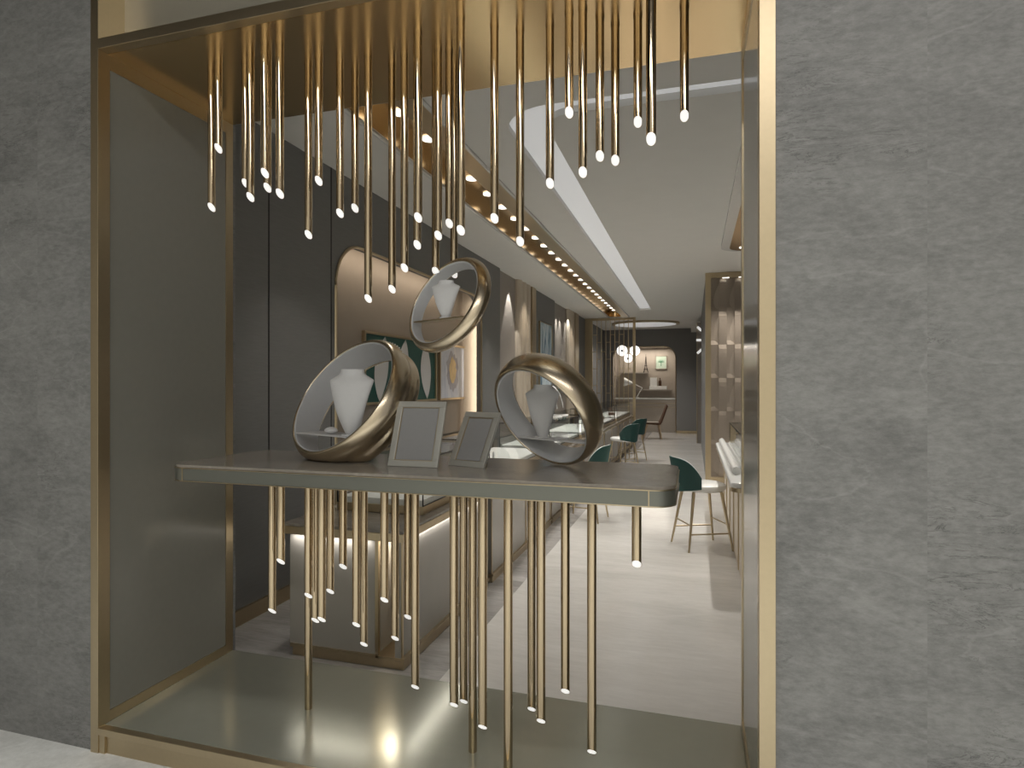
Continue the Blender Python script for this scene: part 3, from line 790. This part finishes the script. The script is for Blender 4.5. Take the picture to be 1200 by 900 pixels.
# walnut chair
def chair(p, yaw, label):
    root = empty('side_chair', p, label, 'chair')
    def loc(nm, bm, m, angle=40):
        o = finish(nm, bm, m, None, smooth=True, angle=angle); o.parent = root; return o
    def shell(cv, wf, th):
        bm = bmesh.new(); rows = []
        for i, (x, z) in enumerate(cv):
            w = wf[i]; rows.append([bm.verts.new((x, -w, z + .012)), bm.verts.new((x, 0, z)), bm.verts.new((x, w, z + .012)),
                                    bm.verts.new((x - th * .6, w, z + .012 - th)), bm.verts.new((x - th * .6, 0, z - th)), bm.verts.new((x - th * .6, -w, z + .012 - th))])
        for A, B in zip(rows, rows[1:]):
            for k in range(6): bm.faces.new((A[k], A[(k + 1) % 6], B[(k + 1) % 6], B[k]))
        bm.faces.new(rows[0][::-1]); bm.faces.new(rows[-1]); return bm
    loc('seat', shell([(.25, .46), (.12, .45), (0, .44), (-.12, .435), (-.2, .45)], [.2, .24, .25, .25, .24], .045), M['walnut'])
    loc('backrest', shell([(-.19, .44), (-.24, .52), (-.29, .66), (-.34, .80), (-.40, .96)], [.24, .24, .23, .21, .16], .045), M['walnut'])
    bm = bmesh.new(); add_box(bm, -.17, .22, -.19, .19, .445, .475); loc('cushion', bm, M['beige'])
    for sx in (-1, 1):
        for sy in (-1, 1):
            bm = bmesh.new(); add_cyl(bm, (sx * .25, sy * .22, 0), (sx * .16 - .02, sy * .17, .42), .016, .028, 12); loc('leg', bm, M['oak'])
    root.matrix_basis = Matrix.Translation(p) @ Matrix.Rotation(yaw, 4, 'Z')
chair(at_floor(764, 17.4), math.radians(188), 'walnut side chair with pale legs near the back niche')

# ================================================================ LATTICE SCREEN
ls = empty('lattice_screen', (-2.15, 16.3, 0), 'tall brass lattice screen standing between the left wall and the aisle', 'screen')
Y = 16.3; xl, xr = -2.79, -1.46
box('frame_post', xr - .07, xr, Y - .03, Y + .03, 0, CZ - .005, M['brass'], ls)
box('frame_post', xl, xl + .20, Y - .03, Y + .03, 0, CZ - .005, M['brass'], ls)
box('top_rail', xl + .2, xr - .07, Y - .03, Y + .03, CZ - .065, CZ - .005, M['brass'], ls)
box('bottom_rail', xl + .2, xr - .07, Y - .03, Y + .03, 0, .06, M['brass'], ls)
nr = 9
for k in range(1, nr):
    x = xl + .2 + (xr - .07 - xl - .2) * k / nr
    box('vertical_rod', x - .008, x + .008, Y - .008, Y + .008, .06, CZ - .065, M['brass'], ls)
random.seed(3)
for k in range(nr):
    x0 = xl + .2 + (xr - .07 - xl - .2) * k / nr; x1 = xl + .2 + (xr - .07 - xl - .2) * (k + 1) / nr
    for z in [2.85 - .45 * j - (.2 if k % 2 else 0) for j in range(5)]:
        if random.random() < .75: box('rung', x0 + .008, x1 - .008, Y - .006, Y + .006, z, z + .014, M['brass'], ls)

# ================================================================ WALL ART
def hang(name, px0, px1, z0, z1, X, m, fm, label, cat='picture', b=.025):
    ya, yb = onX(px0, 450, X).y, onX(px1, 450, X).y
    root = empty(name, (X, (ya + yb) / 2, z0), label, cat)
    box('picture', X + .002, X + .018, ya + b, yb - b, z0 + b, z1 - b, m, root)
    bm = bmesh.new()
    for q in ((ya, yb, z0, z0 + b), (ya, yb, z1 - b, z1), (ya, ya + b, z0 + b, z1 - b), (yb - b, yb, z0 + b, z1 - b)):
        add_box(bm, X, X + .035, *q)
    finish('picture_frame', bm, fm, root)
    return root, ya, yb
XN = XW - .34
r1, ya, yb = hang('wall_picture', 513, 543, 1.34, 2.08, XN + .001, M['pinkart'], M['brass'], 'pale blue abstract picture with a gold blot hanging in the wide niche')
def blot(root, X, cy, cz, ry, rz, m, seed, nm):
    random.seed(seed); N = 26
    lp = [(cy + ry * math.cos(2 * PI * i / N) * random.uniform(.78, 1.1), cz + rz * math.sin(2 * PI * i / N) * random.uniform(.82, 1.1)) for i in range(N)]
    prism(nm, lp, 0, .002, m, root, YZ(X))
blot(r1, XN + .019, (ya + yb) / 2, 1.72, .22, .27, M['greyblot'], 1, 'grey_patch')
blot(r1, XN + .021, (ya + yb) / 2, 1.74, .13, .17, M['goldblot'], 2, 'gold_patch')
def petals(root, X, ys, z0, z1, m, w=.16):
    for (yc, lean) in ys:
        N = 16; lp = []
        for i in range(N + 1):
            t = i / N; lp.append((yc + lean * t - w * math.sin(PI * t) ** .8, z0 + (z1 - z0) * t))
        for i in range(N - 1, 0, -1):
            t = i / N; lp.append((yc + lean * t + w * .8 * math.sin(PI * t) ** .8, z0 + (z1 - z0) * t))
        prism('white_petal', lp, 0, .003, m, root, YZ(X))
r2, ya, yb = hang('wall_picture', 424, 509, 1.34, 2.08, XN + .001, M['greenart'], M['brass'], 'dark green picture with white petal shapes in the wide niche')
petals(r2, XN + .020, [(ya + .32, .12), (ya + .80, .12), (yb - .26, -.05)], 1.37, 2.05, M['white'])
r3, ya, yb = hang('wall_picture', 631, 645.5, 1.45, 2.74, XW + .001, M['blueart'], M['brass'], 'tall blue abstract painting on the dark left wall panel', b=.01)
r4, ya, yb = hang('wall_picture', 652, 664.5, 1.40, 2.02, XW - .049, M['greenart'], M['brass'], 'green petal picture deep in the shop near the lattice screen', b=.01)
petals(r4, XW - .030, [(ya + .35, .1), (ya + .75, .1)], 1.42, 2.0, M['white'], .1)

# ================================================================ WOVEN PANEL
wp = empty('woven_bronze_panel', (1.2, 10.2, 0), 'tall brass framed panel of woven bronze tiles beyond the right counter', 'wall panel')
Yp = 10.16; bx0 = .175; bx1 = 2.58
box('frame_side', bx0, bx0 + .085, Yp - .05, Yp + .06, 0, CZ - .005, M['brass'], wp)
box('frame_top', bx0 + .085, bx1, Yp - .05, Yp + .06, CZ - .085, CZ - .005, M['brass'], wp)
box('frame_bottom', bx0 + .085, bx1, Yp - .05, Yp + .06, 0, .09, M['brass'], wp)
bm = bmesh.new(); tw = .118; thh = .523; j = 0
x = bx0 + .085
while x < bx1 - .01:
    x2 = min(x + tw, bx1); zz = CZ - .085; k = 0
    while zz > .1:
        zb = max(zz - thh, .09); N = 8; f_ = 1 if j % 2 else -1
        prev = None
        for i in range(N + 1):
            t = i / N; z = zz + (zb - zz) * t
            d = .020 * math.sin(PI * t ** .6) if f_ > 0 else -.020 * math.sin(PI * (1 - t) ** .6)
            cur = (bm.verts.new((x, Yp + .012 - d, z)), bm.verts.new((x2, Yp + .035 - d, z)))
            if prev: bm.faces.new((prev[0], prev[1], cur[1], cur[0]))
            prev = cur
        zz = zb; k += 1
    x = x2; j += 1
add_box(bm, bx0 + .085, bx1, Yp + .04, Yp + .06, .09, CZ - .085)
finish('woven_tiles', bm, M['weave'], wp)
for x in (.48, .72, .96, 1.3, 1.7, 2.1):
    box('downlight', x - .05, x + .05, Yp - .045, Yp - .005, CZ - .092, CZ - .085, M['spotlens'], wp)
# three-bar wall lamp on the block's aisle face
wl = empty('bar_wall_light', (.14, 16.78, 2.7), 'small wall light of three white bars fanning out at the right of the aisle', 'wall light')
for zz, ang in ((2.99, .75), (2.70, 0), (2.41, -.75)):
    bm = bmesh.new(); T = Matrix.Translation((.15, 16.785, zz)) @ Matrix.Rotation(ang, 4, 'Y')
    add_box(bm, -.085, .085, -.012, .012, -.028, .028, T); finish('light_bar', bm, M['lens'], wl)

# ================================================================ BACK NICHE
YN = 21.0
desk = empty('reception_desk', (-1.5, 20.5, 0), 'pale reception desk filling the arched niche in the back wall', 'desk')
box('body', xa + .01, xb - .01, YB + .27, YB + .70, 0, 1.05, M['beige'], desk)
box('worktop', xa + .005, xb - .005, YB + .25, YB + .72, 1.05, 1.09, M['white_gloss'], desk)
box('shadow_groove', xa + .01, xb - .01, YB + .262, YB + .27, .92, .935, M['brass'], desk)
box('shadow_groove', xa + .01, xb - .01, YB + .262, YB + .27, .80, .812, M['brass'], desk)
def nx(px, py=450, Yq=20.9): return onY(px, py, Yq)
tag(box('wall_shelf', nx(742).x, nx(786).x, 20.76, YN, 1.335, 1.37, M['taupe']), 'lower wall shelf in the back niche holding a box and a bottle', 'shelf', 'shelves in the back niche')
tag(box('wall_shelf', nx(728).x, nx(760).x, 20.76, YN, 1.90, 1.93, M['taupe']), 'upper wall shelf in the back niche holding a small tower model', 'shelf', 'shelves in the back niche')
tag(box('storage_box', nx(761).x, nx(781.5).x, 20.78, 20.95, 1.372, 1.48, M['white_gloss'], bevel=.004), 'low white box on the lower shelf of the back niche', 'box')
tag(box('white_carton', nx(762).x, nx(770).x, 20.80, 20.92, 1.482, 1.76, M['white_gloss'], bevel=.004), 'tall white carton standing on the low white box', 'box')
b0 = nx(773.5).x
o = lathe('bottle', [(.045, 0), (.05, .01), (.05, .15), (.035, .19), (.016, .21), (.015, .27)], (b0, 20.87, 1.482), M['bottle'], seg=20)
tag(o, 'brown bottle standing on the low white box in the back niche', 'bottle')
# tower model
tx = nx(757).x; tw_ = empty('tower_model', (tx, 20.86, 1.932), 'dark iron tower model on the upper shelf of the back niche', 'ornament')
for i, (sx, sy) in enumerate(((-1, -1), (1, -1), (-1, 1), (1, 1))):
    bm = bmesh.new(); add_path(bm, [(tx + sx * .075 * k, 20.86 + sy * .075 * k, 1.932 + z) for k, z in ((1, 0), (.62, .08), (.36, .18), (.16, .34), (.05, .52))], .012, 6)
    finish('leg', bm, M['iron'], tw_)
bm = bmesh.new()
for k, z in ((.055, .10), (.034, .22)): add_box(bm, tx - k - .012, tx + k + .012, 20.86 - k - .012, 20.86 + k + .012, 1.932 + z, 1.932 + z + .018)
finish('platform', bm, M['iron'], tw_); cyl('mast', (tx, 20.86, 2.42), (tx, 20.86, 2.55), .008, .004, M['iron'], tw_, 8)
# plant print
pa, pb = nx(768, 417, 20.97), nx(781.5, 432.5, 20.97)
pp = empty('plant_print', ((pa.x + pb.x) / 2, 20.98, pb.z), 'framed green plant print on the back niche wall', 'picture')
box('picture', pa.x + .02, pb.x - .02, 20.975, 20.99, pb.z + .02, pa.z - .02, M['paper'], pp)
bm = bmesh.new()
for q in ((pa.x, pb.x, pb.z, pb.z + .02), (pa.x, pb.x, pa.z - .02, pa.z), (pa.x, pa.x + .02, pb.z, pa.z), (pb.x - .02, pb.x, pb.z, pa.z)): add_box(bm, q[0], q[1], 20.96, 20.998, q[2], q[3])
finish('picture_frame', bm, M['beige'], pp)
bm = bmesh.new(); cx_, cz_ = (pa.x + pb.x) / 2, (pa.z + pb.z) / 2
for i in range(9):
    an = PI * (.02 + .96 * i / 8); lp = []
    for k in range(9):
        t = k / 8; lp.append((t, .03 * math.sin(PI * t)))
    for k in range(7, 0, -1):
        t = k / 8; lp.append((t, -.03 * math.sin(PI * t)))
    f2 = lambda a, b, t, an=an: (cx_ + .12 * (a * math.cos(an) - b * 1.6 * math.sin(an)), 20.972 + t, cz_ + .12 * (a * math.sin(an) + b * 1.6 * math.cos(an)))
    add_prism(bm, lp, 0, .003, f2)
add_box(bm, cx_ - .01, cx_ + .01, 20.972, 20.975, cz_ - .12, cz_ + .02)
finish('leaf_motif', bm, M['leaf'], pp)
# desk lamp
lp0 = cw(746, 467, 19.7); lampb = Vector((lp0.x, 20.45, 1.09))
dl = empty('desk_lamp', lampb, 'white jointed desk lamp standing on the reception desk', 'lamp')
q1 = onY(746, 468, 20.45); q2 = onY(752.5, 454.5, 20.45); q3 = onY(739, 448, 20.45); q4 = onY(733, 444, 20.45)
q1.z = 1.11
cyl('base', (q1.x, q1.y, 1.09), (q1.x, q1.y, 1.11), .09, .09, M['white_gloss'], dl)
cyl('lower_arm', q1, q2, .012, .012, M['white_gloss'], dl, 10); cyl('upper_arm', q2, q3, .012, .012, M['white_gloss'], dl, 10)
cyl('lamp_shade', q3 + Vector((.04, 0, -.02)), q4 + Vector((-.05, 0, -.10)), .04, .15, M['white_gloss'], dl, 24)
# disc pendant cluster
dp = empty('disc_pendant', onY(737, 410, 18.6), 'cluster of white disc lamps hanging before the back niche', 'pendant light')
for k, (px, py, rr) in enumerate(((729, 411, .16), (744, 411, .15), (736, 420, .13))):
    c = onY(px, py, 18.6); 
    bm = bmesh.new(); add_cyl(bm, c + Vector((0, -.015, 0)), c + Vector((0, .015, 0)), rr, None, 28); d_ = finish('lamp_disc', bm, M['disc'], dp, smooth=True)
    cyl('hub', c + Vector((0, -.03, 0)), c + Vector((0, -.014, 0)), .03, .03, M['iron'], d_, 12)
    cyl('cable', c + Vector((0, 0, rr)), Vector((c.x, c.y, CZ)), .005, .005, M['iron'], dp, 6)
bm = bmesh.new(); c1, c2 = onY(729, 411, 18.62), onY(744, 411, 18.62); add_cyl(bm, c1, c2, .012, None, 8); finish('cross_bar', bm, M['iron'], dp)

# ================================================================ LIGHT
def area(name, loc, rot, sx, sy, power, col=(1, 1, 1), spread=None):
    d = bpy.data.lights.new(name, 'AREA'); d.shape = 'RECTANGLE'; d.size = sx; d.size_y = sy; d.energy = power; d.color = col
    if spread: d.spread = spread
    o = bpy.data.objects.new(name, d); COL.objects.link(o); o.location = loc; o.rotation_euler = rot; return o
def spot(name, loc, tgt, power, ang, blend=.5, col=(1, .93, .82), rad=.03):
    d = bpy.data.lights.new(name, 'SPOT'); d.energy = power; d.spot_size = math.radians(ang); d.spot_blend = blend; d.color = col; d.shadow_soft_size = rad
    o = bpy.data.objects.new(name, d); COL.objects.link(o); o.location = loc
    o.rotation_euler = (Vector(tgt) - Vector(loc)).to_track_quat('-Z', 'Y').to_euler(); return o
# strip light at the corridor top, then an added fill without a fixture
area('mall_light', (1.3, -2.55, 5.0), (math.radians(36), 0, 0), 6.0, .3, 84, (1, .97, .93))
area('mall_fill', (0.6, 1.0, 5.1), (math.radians(-35), 0, 0), 7.5, .5, 400, (.98, 1, .95), math.radians(112))
# shop ceiling downlights (left channel, right box, aisle)
for k, y in enumerate(ys[1::3]):
    spot('channel_spot', (-1.90, y, CZ - .02), (-1.75, y, 0), (34, 40, 55, 70, 70, 70, 65, 60, 60)[k], 92, .6, (1, .95, .87), .03)
for y in (5.1, 6.3, 8.1):
    spot('box_spot', (.62, y, CZ - .07), (.50, y, 0), 60, 100, .6, (1, .95, .87), .03)
for y, p in ((4.5, 40), (6.3, 110), (8.2, 130), (10.2, 130), (12.2, 130), (14.5, 130)):
    spot('aisle_spot', (-1.70, y, CZ - .02), (-.35, y + .3, 0), p, 110, .8, (1, .97, .92), .03)
for y, p in ((5.2, 70), (7.4, 90)):
    spot('aisle_spot', (.60, y, CZ - .07), (-.5, y + .3, 0), p, 110, .8, (1, .97, .92), .03)
for x in (-1.8, -.8): spot('oval_spot', (x, 17.9, CZ - .09), (x, 18.1, 0), 90, 130, .9, (1, .95, .88), .04)
for x in (.42, .66, .90, 1.3):
    spot('panel_fill', (x, Yp - .45, CZ - .02), (x, Yp + .1, .6), 55, 60, .7, (1, .92, .82), .02)  # added fill to bring out the woven tiles, no fixture here
# strips hidden behind the lip of the arched niche
area('niche_light', (XW - .12, (n0 + n1) / 2, zt + .07), (0, math.radians(45), 0), .05, n1 - n0 - .3, 7.5, (1, .82, .62))
area('niche_light', (XW - .15, n1 + .06, 1.6), (math.radians(90), 0, math.radians(0)), .10, 2.2, 4.5, (1, .86, .68))
area('niche_light', (-1.5, 20.6, zt2 - .03), (0, 0, 0), 1.4, .3, 20, (1, .9, .78))
# scallops
y = onX(596, 450, XW - .05).y; spot('wall_spot', (XW + .08, y, CZ - .03), (XW + .08, y, 0), 75, 52, .15, (1, .96, .9), .01)
for px in (651.5, 655.7, 662.5):
    y = onX(px, 450, XW - .05).y; spot('wall_spot', (XW + .08, y, CZ - .03), (XW + .08, y, 0), 60, 46, .15, (1, .98, .92), .01)
for px in (614.5, 669):
    y = YL(px); spot('wall_spot', (XW + .34, y - .1, CZ - .02), (XW + .1, y, 0), 45, 80, 1, (1, .88, .72), .02)
# glow under the worktops
area('counter_glow', (-1.95, 2.985, .69), (math.radians(12), 0, 0), .5, .02, .8, (1, .96, .9))
area('recess_glow', (-1.61, 3.10, .69), (0, 0, 0), .06, .12, 1.1, (1, .90, .74))
area('side_glow', (XC + .002, 3.7, .692), (0, 0, 0), .02, 1.3, 1.2, (1, .96, .9))

w = bpy.data.worlds.new('world'); bpy.context.scene.world = w; w.use_nodes = True
w.node_tree.nodes['Background'].inputs[0].default_value = (.97, .94, .90, 1)
w.node_tree.nodes['Background'].inputs[1].default_value = .40

# ================================================================ CAMERA
cam = bpy.data.cameras.new('camera'); cam.sensor_width = 36; cam.lens = F / 1200 * 36; cam.clip_start = .05; cam.clip_end = 100
co = bpy.data.objects.new('camera', cam); COL.objects.link(co)
co.location = (0, 0, H); co.rotation_euler = (PI / 2, 0, TH)
bpy.context.scene.camera = co
vs = bpy.context.scene.view_settings
vs.view_transform = 'Standard'; vs.look = 'None'; vs.gamma = 1; vs.exposure = 0; vs.use_curve_mapping = False
